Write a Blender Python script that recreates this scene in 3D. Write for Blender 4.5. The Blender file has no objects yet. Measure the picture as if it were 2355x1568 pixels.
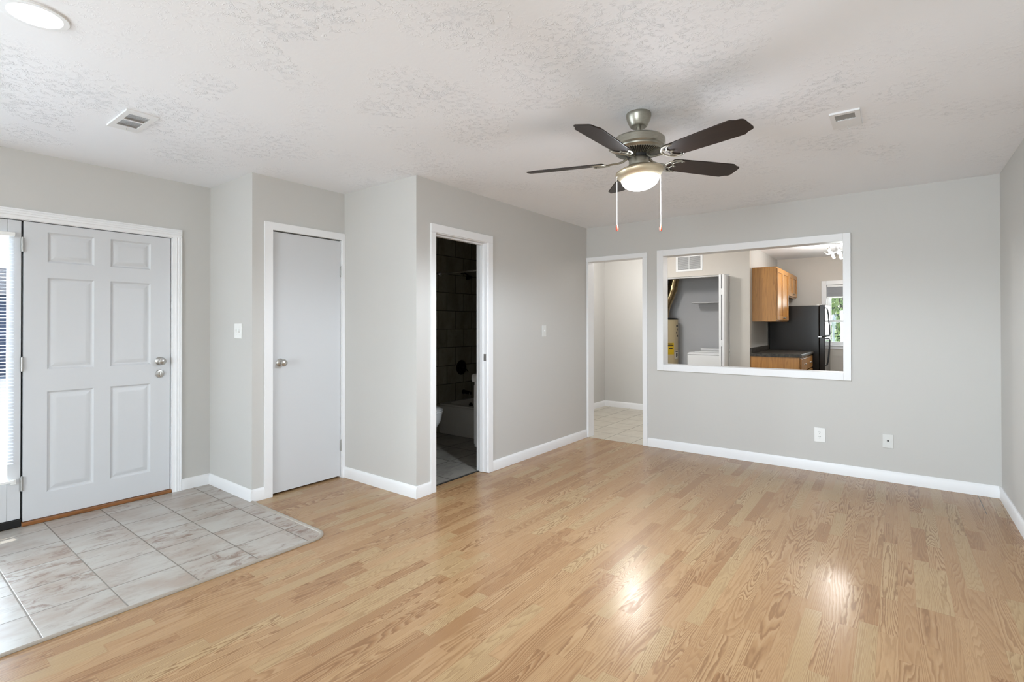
import bpy, bmesh, math, random
from mathutils import Vector, Matrix
random.seed(7)
PI = math.pi
S = bpy.context.scene
COL = S.collection

# ------------------------------------------------------------------ camera
cam_d = bpy.data.cameras.new('camera')
cam = bpy.data.objects.new('camera', cam_d); COL.objects.link(cam)
cam_d.sensor_fit = 'HORIZONTAL'; cam_d.sensor_width = 36.0
cam_d.lens = 36.0 * 1163.73 / 2355.0
cam_d.shift_y = -41.45 / 2355.0
cam_d.clip_start = 0.02; cam_d.clip_end = 300
def cam_axes(yaw, pitch, roll):
    f = Vector((-math.sin(yaw)*math.cos(pitch), math.cos(yaw)*math.cos(pitch), math.sin(pitch)))
    r = Vector((math.cos(yaw), math.sin(yaw), 0)); u = r.cross(f)
    return f, r*math.cos(roll)+u*math.sin(roll), (r*math.cos(roll)+u*math.sin(roll)).cross(f)
f_, r_, u_ = cam_axes(0.6496, 0.0056, -0.0012)
cam.matrix_world = Matrix(((r_.x, u_.x, -f_.x, 0), (r_.y, u_.y, -f_.y, 0), (r_.z, u_.z, -f_.z, 1.2997), (0, 0, 0, 1)))
S.camera = cam

# ------------------------------------------------------------------ view, sky, sun, daylight
S.view_settings.view_transform = 'Standard'; S.view_settings.look = 'None'
S.view_settings.gamma = 1.0; S.view_settings.use_curve_mapping = False
S.view_settings.exposure = 0.48
S.cycles.max_bounces = 12; S.cycles.diffuse_bounces = 8; S.cycles.transparent_max_bounces = 16
S.cycles.sample_clamp_indirect = 6.0
S.cycles.use_denoising = True

W = bpy.data.worlds.new('sky'); S.world = W; W.use_nodes = True
nt = W.node_tree; nt.nodes.clear()
wo = nt.nodes.new('ShaderNodeOutputWorld'); bg = nt.nodes.new('ShaderNodeBackground')
sk = nt.nodes.new('ShaderNodeTexSky'); sk.sky_type = 'NISHITA'; sk.sun_disc = False
sk.sun_elevation = math.radians(57); sk.sun_rotation = math.radians(-90)
nt.links.new(sk.outputs[0], bg.inputs[0]); bg.inputs[1].default_value = 0.22
nt.links.new(bg.outputs[0], wo.inputs[0])

def lamp(name, kind, loc, energy, color=(1, 1, 1), to=None, **kw):
    d = bpy.data.lights.new(name, kind); d.energy = energy; d.color = color
    for k, v in kw.items(): setattr(d, k, v)
    o = bpy.data.objects.new(name, d); COL.objects.link(o); o.location = loc
    if to is not None:
        o.rotation_euler = (Vector(to)-Vector(loc)).to_track_quat('-Z', 'Y').to_euler()
    return o
lamp('sun', 'SUN', (-8, 0, 12), 3.5, (1, .95, .88), to=(-8+1.0, 0.02, 12-1.6), angle=math.radians(.6))
# daylight by the entry panel and kitchen window; other two lamps are added fill
lamp('daylight_entry', 'AREA', (-6.6, -.5, .9), 500, (.80, .91, 1.0), to=(-3.2, .75, 1.4), shape='RECTANGLE', size=2.8, size_y=1.5)
lamp('fill_rear', 'AREA', (-.65, -5.4, 1.2), 255, (.85, .93, 1.0), to=(-.9, 5, 6.0), shape='RECTANGLE', size=2.6, size_y=1.6)  # added fill from behind, placed for even light on the far walls
lamp('fill_front', 'AREA', (-5.0, -2.2, 1.3), 65, (.82, .91, 1.0), to=(0, -2.2, 1.8), shape='RECTANGLE', size=2.4, size_y=1.5)  # added fill that reaches the return walls but skips the door wall
lamp('daylight_kitchen', 'AREA', (-0.42, 10.25, 1.5), 30, (.95, .98, 1.0), to=(-.8, 5, 1.2), shape='RECTANGLE', size=.9, size_y=.9)

# ------------------------------------------------------------------ dimensions (metres)
XA, XB, XC, XD = -4.511, -3.80, -2.888, 0.625
YA, YB, YC = 1.82, 2.607, 5.25
HC = 2.44
YC2 = 5.365; YH = 7.45; YL = 7.704; KX = -1.645; YF = 9.80; YR = -5.0; XK = 1.9; XH = -3.77; XBT = -4.432

# ------------------------------------------------------------------ helpers
def lin(c):
    return tuple(((v/255)/12.92 if v/255 <= .04045 else ((v/255+.055)/1.055)**2.4) for v in c) + (1.0,)

class NT:
    """small node helper"""
    def __init__(s, name):
        s.m = bpy.data.materials.new(name); s.m.use_nodes = True
        s.t = s.m.node_tree; s.t.nodes.clear()
        s.out = s.n('ShaderNodeOutputMaterial'); s.p = s.n('ShaderNodeBsdfPrincipled')
        s.l(s.p.outputs[0], s.out.inputs[0])
    def n(s, ty, **kw):
        o = s.t.nodes.new(ty)
        for k, v in kw.items(): setattr(o, k, v)
        return o
    def l(s, a, b): s.t.links.new(a, b)
    def put(s, sock, v):
        if v is None: return
        if isinstance(v, bpy.types.NodeSocket): s.l(v, sock)
        else: sock.default_value = v
    def math(s, op, a, b=None, c=None, clamp=False):
        o = s.n('ShaderNodeMath', operation=op, use_clamp=clamp)
        s.put(o.inputs[0], a); s.put(o.inputs[1], b); s.put(o.inputs[2], c)
        return o.outputs[0]
    def smooth(s, v, a, b, lo=0., hi=1.):
        o = s.n('ShaderNodeMapRange', interpolation_type='SMOOTHSTEP')
        s.put(o.inputs[0], v); s.put(o.inputs[1], a); s.put(o.inputs[2], b); s.put(o.inputs[3], lo); s.put(o.inputs[4], hi)
        return o.outputs[0]
    def mix(s, f, a, b, blend='MIX'):
        o = s.n('ShaderNodeMix', data_type='RGBA', blend_type=blend)
        s.put(o.inputs[0], f); s.put(o.inputs[6], a); s.put(o.inputs[7], b)
        return o.outputs[2]
    def comb(s, x, y, z=0.):
        o = s.n('ShaderNodeCombineXYZ'); s.put(o.inputs[0], x); s.put(o.inputs[1], y); s.put(o.inputs[2], z)
        return o.outputs[0]
    def sep(s, v):
        o = s.n('ShaderNodeSeparateXYZ'); s.put(o.inputs[0], v); return o.outputs
    def pos(s):
        return s.n('ShaderNodeNewGeometry').outputs['Position']
    def noise(s, vec, scale=1., detail=2., rough=.5, dist=0., dim='3D'):
        o = s.n('ShaderNodeTexNoise', noise_dimensions=dim)
        s.put(o.inputs['Vector'], vec); s.put(o.inputs['Scale'], scale); s.put(o.inputs['Detail'], detail)
        s.put(o.inputs['Roughness'], rough); s.put(o.inputs['Distortion'], dist)
        return o.outputs[0]
    def white(s, vec):
        o = s.n('ShaderNodeTexWhiteNoise', noise_dimensions='3D'); s.put(o.inputs['Vector'], vec); return o.outputs
    def bump(s, h, strength=.3, dist=.002):
        o = s.n('ShaderNodeBump'); s.put(o.inputs['Height'], h); o.inputs['Strength'].default_value = strength
        o.inputs['Distance'].default_value = dist
        s.l(o.outputs[0], s.p.inputs['Normal'])
    def set(s, **kw):
        names = dict(col='Base Color', rough='Roughness', metal='Metallic', spec='Specular IOR Level', emit='Emission Color', es='Emission Strength', coat='Coat Weight', trans='Transmission Weight', alpha='Alpha', coatr='Coat Roughness')
        for k, v in kw.items(): s.put(s.p.inputs[names[k]], v)
        return s

M = {}
def plain(name, col, rough=.5, metal=0., spec=.5, bump=None, **kw):
    a = NT(name); a.set(col=lin(col), rough=rough, metal=metal, spec=spec, **kw)
    if bump: a.bump(a.noise(a.pos(), bump[0], 3.), bump[1], bump[2])
    M[name] = a.m; return a.m

plain('wall_paint', (198, 196, 192), .62, spec=.35, bump=(260, .12, .001))
plain('wall_paint_kitchen', (204, 198, 190), .62, spec=.35, bump=(260, .12, .001))
plain('closet_paint', (196, 196, 198), .6, spec=.3, bump=(200, .1, .001))
plain('trim_white', (234, 234, 235), .38, bump=(60, .05, .001))
plain('door_white', (205, 206, 208), .36, bump=(90, .05, .001))
plain('plastic_white', (236, 236, 234), .35)
plain('plate_grey', (214, 214, 211), .4)
plain('slot_dark', (40, 38, 36), .6)
plain('dark_gap', (16, 14, 13), .8)
plain('nickel', (190, 188, 184), .28, 1.)
plain('pewter_lit', (206, 192, 166), .42, .85)  # light pan metal, warm light of the bowl put into its colour
plain('hinge_steel', (176, 175, 172), .38, .8)
plain('vent_white', (226, 227, 228), .45)
plain('louver_grey', (200, 200, 198), .5)
plain('bronze', (24, 19, 17), .3, .6)
plain('porcelain', (232, 232, 230), .12)
plain('tub_enamel', (205, 203, 198), .15)
plain('appliance_white', (238, 239, 240), .25)
plain('fridge_black', (34, 31, 29), .14, spec=.3, bump=(420, .12, .0008))
plain('black_plastic', (22, 21, 21), .35)
plain('chrome', (220, 220, 222), .15, 1.)
plain('pull_red', (186, 62, 44), .35)
plain('chain_metal', (214, 208, 200), .3, .7)
plain('heater_cream', (196, 178, 142), .4)
plain('label_yellow', (214, 176, 30), .5)
plain('label_white', (222, 216, 204), .5)
plain('ink', (42, 34, 30), .6)
plain('shade_grey', (150, 152, 156), .7)
plain('post_white', (240, 240, 240), .5)
plain('bark', (92, 76, 60), .9)
plain('grass', (116, 146, 74), .9, bump=(40, .6, .02))
plain('strip_taupe', (158, 148, 136), .35)
plain('concrete', (186, 186, 186), .8)
plain('siding_blue', (66, 84, 116), .7)
plain('shingle', (86, 88, 96), .8)

def mat_leaf(name, c1, c2):
    a = NT(name)
    rnd = a.n('ShaderNodeNewGeometry').outputs['Random Per Island']
    a.set(col=a.mix(rnd, lin(c1), lin(c2)), rough=.55)
    t = a.n('ShaderNodeBsdfTranslucent'); t.inputs[0].default_value = lin(c2)
    mx = a.n('ShaderNodeMixShader'); mx.inputs[0].default_value = .35
    a.l(a.p.outputs[0], mx.inputs[1]); a.l(t.outputs[0], mx.inputs[2]); a.l(mx.outputs[0], a.out.inputs[0])
    M[name] = a.m
mat_leaf('leaf_green', (112, 142, 74), (206, 220, 150))
mat_leaf('leaf_dark', (38, 70, 52), (92, 128, 84))

def mat_metal_brushed():
    a = NT('pewter')
    p = a.sep(a.pos())
    n = a.noise(a.comb(a.math('MULTIPLY', p[0], 40), a.math('MULTIPLY', p[1], 40), a.math('MULTIPLY', p[2], 400)), 1., 2.)
    a.set(col=a.mix(n, lin((142, 139, 128)), lin((176, 172, 160))), rough=.36, metal=.9)
    M['pewter'] = a.m
mat_metal_brushed()

def mat_blade():
    a = NT('blade_walnut')
    tc = a.n('ShaderNodeTexCoord').outputs['Object']; p = a.sep(tc)
    n = a.noise(a.comb(a.math('MULTIPLY', p[0], 6), a.math('MULTIPLY', p[1], 60), p[2]), 1., 4., .6)
    a.set(col=a.mix(n, lin((30, 22, 18)), lin((46, 35, 29))), rough=.45, spec=.3)
    M['blade_walnut'] = a.m
mat_blade()

def mat_duct():
    a = NT('duct_foil')
    n = a.noise(a.pos(), 30., 3.)
    a.set(col=a.mix(n, lin((120, 102, 74)), lin((176, 152, 112))), rough=.22, metal=1.)  # golden reflection put into the galvanized pipe's colour
    a.bump(n, .4, .004); M['duct_foil'] = a.m
mat_duct()

def mat_glass():
    a = NT('window_glass')
    tr = a.n('ShaderNodeBsdfTransparent'); tr.inputs[0].default_value = (.96, .98, .98, 1)
    gl = a.n('ShaderNodeBsdfGlossy'); gl.inputs['Roughness'].default_value = .02
    mx = a.n('ShaderNodeMixShader'); mx.inputs[0].default_value = .06; a.l(tr.outputs[0], mx.inputs[1]); a.l(gl.outputs[0], mx.inputs[2])
    a.l(mx.outputs[0], a.out.inputs[0]); M['window_glass'] = a.m
mat_glass()

def mat_slat():
    a = NT('blind_slat')
    a.set(col=lin((240, 242, 246)), rough=.4)
    t = a.n('ShaderNodeBsdfTranslucent'); t.inputs[0].default_value = (.85, .86, .88, 1)
    mx = a.n('ShaderNodeMixShader'); mx.inputs[0].default_value = .3
    a.l(a.p.outputs[0], mx.inputs[1]); a.l(t.outputs[0], mx.inputs[2]); a.l(mx.outputs[0], a.out.inputs[0])
    M['blind_slat'] = a.m
mat_slat()

def emit(name, col, strength):
    a = NT(name); a.set(col=(.9, .9, .9, 1), emit=lin(col), es=strength, rough=.4); M[name] = a.m
emit('lamp_lens', (255, 252, 246), 14.)
emit('fan_bowl', (236, 244, 255), 100.)
emit('bulb_glass', (255, 246, 232), 50.)
emit('hall_lens', (255, 244, 228), 9.)

def mat_ceiling():
    a = NT('ceiling_texture')
    P = a.pos(); p = a.sep(P)
    hs = []
    for k, (sc, off) in enumerate(((2.6, 0.), (3.3, 5.3))):
        v = a.n('ShaderNodeTexVoronoi', voronoi_dimensions='2D', feature='F1')
        v.inputs['Scale'].default_value = sc; v.inputs['Randomness'].default_value = 1.
        src = a.comb(a.math('ADD', p[0], off), a.math('ADD', p[1], off*.7))
        a.l(src, v.inputs['Vector'])
        vm = a.n('ShaderNodeVectorMath', operation='SUBTRACT'); a.l(src, vm.inputs[0]); a.l(v.outputs['Position'], vm.inputs[1])
        d = a.sep(vm.outputs[0]); cc = a.sep(v.outputs['Color'])
        r = a.math('MULTIPLY', v.outputs['Distance'], 1.0/1.0)
        ang = a.math('ARCTAN2', d[1], d[0])
        wob = a.math('MULTIPLY', a.math('SUBTRACT', a.noise(P, 22., 2.), .5), .9)
        ang2 = a.math('ADD', ang, wob)
        q = a.comb(a.math('MULTIPLY', a.math('COSINE', ang2), 7.), a.math('MULTIPLY', a.math('SINE', ang2), 7.), a.math('ADD', a.math('MULTIPLY', r, 4.5), a.math('MULTIPLY', cc[0], 40.)))
        n = a.noise(q, 1.25, 2.5, .6)
        ridge = a.math('SUBTRACT', 1., a.math('MULTIPLY', a.math('ABSOLUTE', a.math('SUBTRACT', n, .5)), 16.), clamp=True)
        mask = a.math('MULTIPLY', a.smooth(r, .72, .30), a.smooth(r, .02, .12))
        mask = a.math('MULTIPLY', mask, a.smooth(cc[1], .25, .6))
        brk = a.smooth(a.noise(P, 30., 2.), .42, .62)
        hs.append(a.math('MULTIPLY', a.math('MULTIPLY', ridge, mask), brk))
    base = a.math('MULTIPLY', a.noise(P, 55., 3.), .10)
    h = a.math('ADD', a.math('MAXIMUM', hs[0], hs[1]), base)
    big = a.smooth(a.noise(P, 1.1, 2.), .40, .62, .16, 1.)
    a.bump(a.math('MULTIPLY', h, big), .62, .005)
    a.set(col=lin((240, 242, 246)), rough=.6, spec=.3); M['ceiling_texture'] = a.m
mat_ceiling()

def mat_oakfloor():
    a = NT('laminate_oak')
    p = a.sep(a.pos()); WD = .068
    xr = a.math('DIVIDE', p[0], WD); row = a.math('FLOOR', xr); fx = a.math('FRACT', xr)
    ro = a.white(a.comb(row, 3.3, 1.7))
    yy = a.math('ADD', a.math('DIVIDE', p[1], .52), a.math('MULTIPLY', ro[0], 9.))
    yy = a.math('ADD', yy, a.math('MULTIPLY', a.math('SINE', a.math('ADD', a.math('MULTIPLY', yy, 2.4), row)), .26))
    col = a.math('FLOOR', yy); fy = a.math('FRACT', yy)
    idv = a.comb(row, col, .5); w1 = a.white(idv); rc = a.sep(w1[1]); r0 = w1[0]
    gx = a.math('ADD', a.math('MULTIPLY', p[0], 17.), a.math('MULTIPLY', rc[0], 60.))
    gy = a.math('ADD', a.math('MULTIPLY', p[1], a.math('ADD', .45, a.math('MULTIPLY', rc[2], 1.25))), a.math('MULTIPLY', rc[1], 60.))
    warp = a.math('MULTIPLY', a.math('SUBTRACT', a.noise(a.comb(a.math('MULTIPLY', p[0], 60.), a.math('MULTIPLY', p[1], 9.), r0), 1., 2.), .5), .035)
    n = a.math('ADD', a.noise(a.comb(gx, gy, a.math('MULTIPLY', r0, 20.)), .62, 1.2, .4, .25), warp)
    K = a.math('ADD', 24., a.math('MULTIPLY', rc[0], 20.))
    saw = a.math('FRACT', a.math('MULTIPLY', n, K))
    line = a.math('MULTIPLY', a.smooth(saw, .46, .82), a.smooth(saw, 1.0, .88))
    amp = a.smooth(rc[1], .2, .9, .22, .64)
    fine = a.noise(a.comb(a.math('MULTIPLY', p[0], 520.), a.math('MULTIPLY', p[1], 14.), r0), 1., 2.)
    pore = a.smooth(fine, .55, .72)
    base = a.mix(r0, lin((156, 121, 86)), lin((171, 138, 101)))
    base = a.mix(a.smooth(rc[0], .72, .8), base, lin((166, 138, 101)))
    base = a.mix(a.smooth(rc[2], .84, .88), base, lin((149, 113, 79)))
    pale = a.mix(a.math('MULTIPLY', a.math('MULTIPLY', a.smooth(saw, .5, .1), amp), .45), base, lin((194, 165, 127)))
    c = a.mix(a.math('MULTIPLY', line, amp), pale, lin((118, 85, 57)))
    c = a.mix(a.math('MULTIPLY', pore, .34), c, lin((126, 96, 70)))
    # joints between strips and, every third strip, between boards
    e1 = a.math('LESS_THAN', a.math('MINIMUM', fx, a.math('SUBTRACT', 1., fx)), .010)
    e3 = a.math('LESS_THAN', a.math('MINIMUM', fy, a.math('SUBTRACT', 1., fy)), .0025)
    c = a.mix(a.math('MULTIPLY', a.math('MAXIMUM', e1, e3), .22), c, lin((120, 84, 58)))
    # an open joint near the far right corner
    gap = a.math('MULTIPLY', a.math('LESS_THAN', a.math('ABSOLUTE', a.math('SUBTRACT', p[0], GAPX)), .0018), a.math('GREATER_THAN', p[1], GAPY))
    c = a.mix(gap, c, lin((42, 28, 20)))
    a.set(col=c, rough=a.math('ADD', .22, a.math('MULTIPLY', line, .05)), spec=.32)
    a.bump(a.math('ADD', a.noise(a.comb(a.math('MULTIPLY', p[0], 90.), a.math('MULTIPLY', p[1], 20.)), 1., 2.), a.math('MULTIPLY', pore, -.5)), .05, .001)
    M['laminate_oak'] = a.m
GAPX, GAPY = 0.49, 4.75
mat_oakfloor()

def mat_tile(name, tw, td, ox, oy, c1, c2, c3, grout, gw, rough=.3, axes='xy', stagger=0., stain=.5):
    a = NT(name); p = a.sep(a.pos())
    A, B = {'xy': (p[0], p[1]), 'yz': (p[1], p[2]), 'xz': (p[0], p[2])}[axes]
    v = a.math('DIVIDE', a.math('SUBTRACT', B, oy), td); jv = a.math('FLOOR', v); fv = a.math('FRACT', v)
    u = a.math('ADD', a.math('DIVIDE', a.math('SUBTRACT', A, ox), tw), a.math('MULTIPLY', jv, stagger)); iu = a.math('FLOOR', u); fu = a.math('FRACT', u)
    w = a.white(a.comb(iu, jv, .3)); rc = a.sep(w[1])
    du = a.math('MULTIPLY', a.math('MINIMUM', fu, a.math('SUBTRACT', 1., fu)), tw)
    dv = a.math('MULTIPLY', a.math('MINIMUM', fv, a.math('SUBTRACT', 1., fv)), td)
    d = a.math('MINIMUM', du, dv)
    g = a.smooth(d, gw*.75, gw*.45)
    q = a.comb(a.math('ADD', a.math('MULTIPLY', A, 9.), a.math('MULTIPLY', rc[0], 30.)), a.math('ADD', a.math('MULTIPLY', B, 4.), a.math('MULTIPLY', rc[1], 30.)), w[0])
    n1 = a.noise(q, .7, 4., .6, .3); n2 = a.noise(q, 1.7, 7., .75, .9)
    c = a.mix(a.smooth(n1, .36, .68), lin(c1), lin(c2))
    m = a.math('MULTIPLY', a.smooth(n2, .49, .64), a.smooth(rc[2], .1, .9, .25, stain))
    c = a.mix(m, c, lin(c3))
    c = a.mix(g, c, lin(grout))
    a.set(col=c, rough=a.math('ADD', rough, a.math('MULTIPLY', g, .4)), spec=.5)
    a.bump(a.math('ADD', a.smooth(d, gw*.3, gw*1.1), a.math('MULTIPLY', n2, .12)), .35, .002)
    M[name] = a.m
mat_tile('entry_tile', .3055, .2985, -3.105, 1.692, (172, 167, 159), (156, 142, 130), (116, 91, 76), (120, 112, 103), .005, .30, stain=.95)
mat_tile('hall_tile', .33, .33, -3.0, 5.25, (196, 190, 176), (186, 178, 164), (170, 158, 142), (112, 106, 96), .005, .32, stain=.3)
mat_tile('bath_tile', .42, .42, -3.0, 3.1, (150, 146, 138), (128, 124, 117), (98, 94, 88), (64, 60, 56), .006, .35, stain=.5)
mat_tile('shower_tile_side', .302, .2265, 4.503, .58, (150, 146, 130), (130, 126, 110), (108, 102, 84), (56, 52, 44), .006, .35, axes='yz', stagger=.5, stain=.5)
mat_tile('shower_tile_end', .302, .2265, -4.4, .58, (150, 146, 130), (130, 126, 110), (108, 102, 84), (56, 52, 44), .006, .35, axes='xz', stagger=.5, stain=.5)

def mat_oak(name, axis, c1, c2, c3):
    a = NT(name); p = a.sep(a.pos())
    s_ = {'z': (40., 40., 2.2), 'y': (40., 2.2, 40.)}[axis]
    q = a.comb(*[a.math('MULTIPLY', p[i], s_[i]*.35) for i in range(3)])
    n = a.noise(q, 1., 2., .5, .4)
    saw = a.math('FRACT', a.math('MULTIPLY', n, 9.))
    ln = a.math('MULTIPLY', a.smooth(saw, .4, .85), a.smooth(saw, 1., .9))
    fine = a.noise(a.comb(*[a.math('MULTIPLY', p[i], s_[i]*8) for i in range(3)]), 1., 2.)
    c = a.mix(n, lin(c1), lin(c2)); c = a.mix(a.math('MULTIPLY', ln, .4), c, lin(c3))
    c = a.mix(a.math('MULTIPLY', a.smooth(fine, .5, .7), .2), c, lin(c3))
    a.set(col=c, rough=.36); M[name] = a.m
mat_oak('cabinet_oak', 'z', (172, 118, 54), (190, 138, 72), (134, 84, 36))
mat_oak('threshold_wood', 'y', (128, 80, 40), (150, 98, 50), (84, 48, 22))

def mat_granite():
    a = NT('laminate_granite'); P = a.pos()
    v = a.n('ShaderNodeTexVoronoi'); v.inputs['Scale'].default_value = 70.; a.l(P, v.inputs['Vector'])
    n = a.noise(P, 26., 5., .7, .6)
    c = a.mix(a.smooth(n, .35, .65), lin((34, 32, 29)), lin((84, 79, 70)))
    c = a.mix(a.math('MULTIPLY', a.sep(v.outputs['Color'])[0], .5), c, lin((58, 50, 44)))
    a.set(col=c, rough=.42, spec=.3); M['laminate_granite'] = a.m
mat_granite()

class MB:
    """collects shapes in world coordinates, then becomes ONE mesh object"""
    def __init__(s): s.b = bmesh.new()
    def box(s, x0, x1, y0, y1, z0, z1):
        x0, x1 = min(x0, x1), max(x0, x1); y0, y1 = min(y0, y1), max(y0, y1); z0, z1 = min(z0, z1), max(z0, z1)
        v = [s.b.verts.new(c) for c in ((x0, y0, z0), (x1, y0, z0), (x1, y1, z0), (x0, y1, z0), (x0, y0, z1), (x1, y0, z1), (x1, y1, z1), (x0, y1, z1))]
        for f in ((0, 3, 2, 1), (4, 5, 6, 7), (0, 1, 5, 4), (1, 2, 6, 5), (2, 3, 7, 6), (3, 0, 4, 7)): s.b.faces.new([v[i] for i in f])
        return s
    def lathe(s, prof, o=(0, 0, 0), axis=(0, 0, 1), n=40, sx=1., sy=1., cap=True):
        q = Vector((0, 0, 1)).rotation_difference(Vector(axis).normalized()); o = Vector(o); rings = []
        for r, h in prof:
            rings.append([s.b.verts.new(o+q @ Vector((r*sx*math.cos(2*PI*i/n), r*sy*math.sin(2*PI*i/n), h))) for i in range(n)])
        for a, b in zip(rings, rings[1:]):
            for i in range(n): s.b.faces.new((a[i], a[(i+1) % n], b[(i+1) % n], b[i]))
        if cap: s.b.faces.new(rings[0][::-1]); s.b.faces.new(rings[-1])
        return s
    def tube(s, pts, r, n=10, flat=1., up=(0, 0, 1)):
        pts = [Vector(p) for p in pts]; rr = r if isinstance(r, (list, tuple)) else [r]*len(pts); rings = []
        for i, p in enumerate(pts):
            t = (pts[min(i+1, len(pts)-1)]-pts[max(i-1, 0)]).normalized()
            u = Vector(up); u = u-t*u.dot(t)
            if u.length < 1e-4: u = Vector((1, 0, 0)) - t*t.x
            u.normalize(); w = t.cross(u)
            rings.append([s.b.verts.new(p+(u*math.sin(2*PI*k/n)*flat+w*math.cos(2*PI*k/n))*rr[i]) for k in range(n)])
        for a, b in zip(rings, rings[1:]):
            for k in range(n): s.b.faces.new((a[k], a[(k+1) % n], b[(k+1) % n], b[k]))
        s.b.faces.new(rings[0][::-1]); s.b.faces.new(rings[-1])
        return s
    def loft(s, rings, cap=True):
        R = [[s.b.verts.new(p) for p in r] for r in rings]; n = len(R[0])
        for a, b in zip(R, R[1:]):
            for i in range(n): s.b.faces.new((a[i], a[(i+1) % n], b[(i+1) % n], b[i]))
        if cap: s.b.faces.new(R[0][::-1]); s.b.faces.new(R[-1])
        return s
    def prism(s, poly, fn, d0, d1):
        """poly of 2-D points, fn(u,v,d) -> 3-D"""
        A = [s.b.verts.new(fn(u, v, d0)) for u, v in poly]; B = [s.b.verts.new(fn(u, v, d1)) for u, v in poly]; n = len(poly)
        s.b.faces.new(A[::-1]); s.b.faces.new(B)
        for i in range(n): s.b.faces.new((A[i], A[(i+1) % n], B[(i+1) % n], B[i]))
        return s
    def quad(s, *p): s.b.faces.new([s.b.verts.new(c) for c in p]); return s
    def ico(s, c, r, sub=2, scale=(1, 1, 1)):
        bmesh.ops.create_icosphere(s.b, subdivisions=sub, radius=r, matrix=Matrix.Translation(c) @ Matrix.Diagonal((*scale, 1))); return s
    def build(s, name, mat, parent=None, bev=0., smooth=35, origin=None):
        bmesh.ops.recalc_face_normals(s.b, faces=s.b.faces[:])
        off = Vector(origin) if origin else (root_loc(parent) if parent else Vector((0, 0, 0)))
        if off.length: bmesh.ops.translate(s.b, verts=s.b.verts[:], vec=-off)
        me = bpy.data.meshes.new(name); s.b.to_mesh(me); s.b.free()
        for q in me.polygons: q.use_smooth = True
        me.set_sharp_from_angle(angle=math.radians(smooth))
        me.materials.append(M[mat])
        o = bpy.data.objects.new(name, me); COL.objects.link(o)
        if parent: o.parent = parent
        else: o.location = off
        if bev:
            b = o.modifiers.new('bevel', 'BEVEL'); b.width = bev; b.segments = 2; b.limit_method = 'ANGLE'; b.angle_limit = math.radians(40)
            b.harden_normals = False
        return o
def root_loc(o):
    v = Vector((0, 0, 0))
    while o: v = v+o.location; o = o.parent
    return v
def thing(name, label, cat, loc, group=None):
    o = bpy.data.objects.new(name, None); COL.objects.link(o); o.location = loc; o.empty_display_size = .1
    return tag(o, label, cat, group)
def tag(o, label, cat, group=None, kind=None):
    o['label'] = label; o['category'] = cat
    if group: o['group'] = group
    if kind: o['kind'] = kind
    return o
def struct(o, label=None, cat=None):
    o['kind'] = 'structure'
    if label: o['label'] = label; o['category'] = cat
    return o
def box(*a): return MB().box(*a)

# ------------------------------------------------------------------ setting: floor, ceiling, walls
struct(box(XA-.05, XD+.12, YR-.12, YC, -.12, 0).build('floor', 'laminate_oak'), 'oak laminate strip floor of the empty living room', 'floor')
struct(box(XBT-.1, XK+.12, YC, YF+.1, -.12, 0).build('floor_kitchen', 'hall_tile'), 'beige square tile floor seen through the far doorway', 'floor')
struct(box(XBT-.1, -2.982, YB+.1, YC-.001, -.02, .0015).build('floor_bathroom', 'bath_tile'), 'grey tile floor of the dark bathroom', 'floor')
def arc(cx, cy, r, a0, a1, n=10): return [(cx+r*math.cos(math.radians(a0+(a1-a0)*i/n)), cy+r*math.sin(math.radians(a0+(a1-a0)*i/n))) for i in range(n+1)]
TX, TY = -2.815, 1.815
edge = [(-3.79, TY)] + arc(TX-.1, TY-.1, .1, 90, 0) + arc(TX-.1, -.9+.1, .1, 0, -90) + [(XA, -.9)]
poly = [(XA, YA)] + [(-3.79, YA)] + edge
struct(MB().prism(poly, lambda u, v, d: (u, v, d), 0.0, .004).build('floor_entry', 'entry_tile'), 'grey mottled square tile pad inside the entry door', 'floor')
b = MB(); b.tube([(x, y, .003) for x, y in edge], .013, 10, .75)
struct(b.build('trim_1', 'strip_taupe'), 'taupe edging strip around the entry tile', 'trim')
struct(box(XBT-.2, XK+.12, YR-.12, YF+.12, HC, HC+.1).build('ceiling', 'ceiling_texture'), 'white stomp-textured ceiling', 'ceiling')

def wall(name, boxes, label, mat='wall_paint'):
    b = MB()
    for q in boxes: b.box(*q)
    return struct(b.build(name, mat), label, 'wall')
EY0, EY1, EZ = -.26, 1.556, 2.0          # entry unit opening
wall('wall_left', [(XA-.16, XA, YR-.12, -3.4, 0, HC), (XA-.16, XA, -3.4, -1.0, 0, .55), (XA-.16, XA, -3.4, -1.0, 2.1, HC), (XA-.16, XA, -1.0, EY0, 0, HC), (XA-.16, XA, EY0, EY1, EZ, HC), (XA-.16, XA, EY1, YA, 0, HC)], 'grey painted wall holding the white entry door')
wall('wall_left_return', [(XA-.16, XB-.1, YA, YA+.1, 0, HC), (XB-.1, XB, YA, YA+.1, 0, HC)], 'pale narrow wall with the double light switch')
wall('wall_closet', [(XB-.1, XB, YA+.1, 1.972, 0, HC), (XB-.1, XB, 1.972, 2.578, 2.036, HC), (XB-.1, XB, 2.578, YB, 0, HC)], 'grey wall around the flat closet door')
wall('wall_closet_return', [(XA-.16, XC, YB, YB+.1, 0, HC)], 'pale wall jutting out beside the closet door')
BY0, BY1, BZ = 2.80, 3.43, 2.03
wall('wall_bathroom', [(XC-.112, XC, YB+.1, BY0-.018, 0, HC), (XC-.112, XC, BY0-.018, BY1+.018, BZ+.02, HC), (XC-.112, XC, BY1+.018, YC, 0, HC)], 'grey wall with the dark bathroom doorway')
DX0, DX1, DZ = -2.862, -2.198, 2.04
PX0, PX1, PZ0, PZ1 = -1.967, -.368, .89, 2.035
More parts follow.
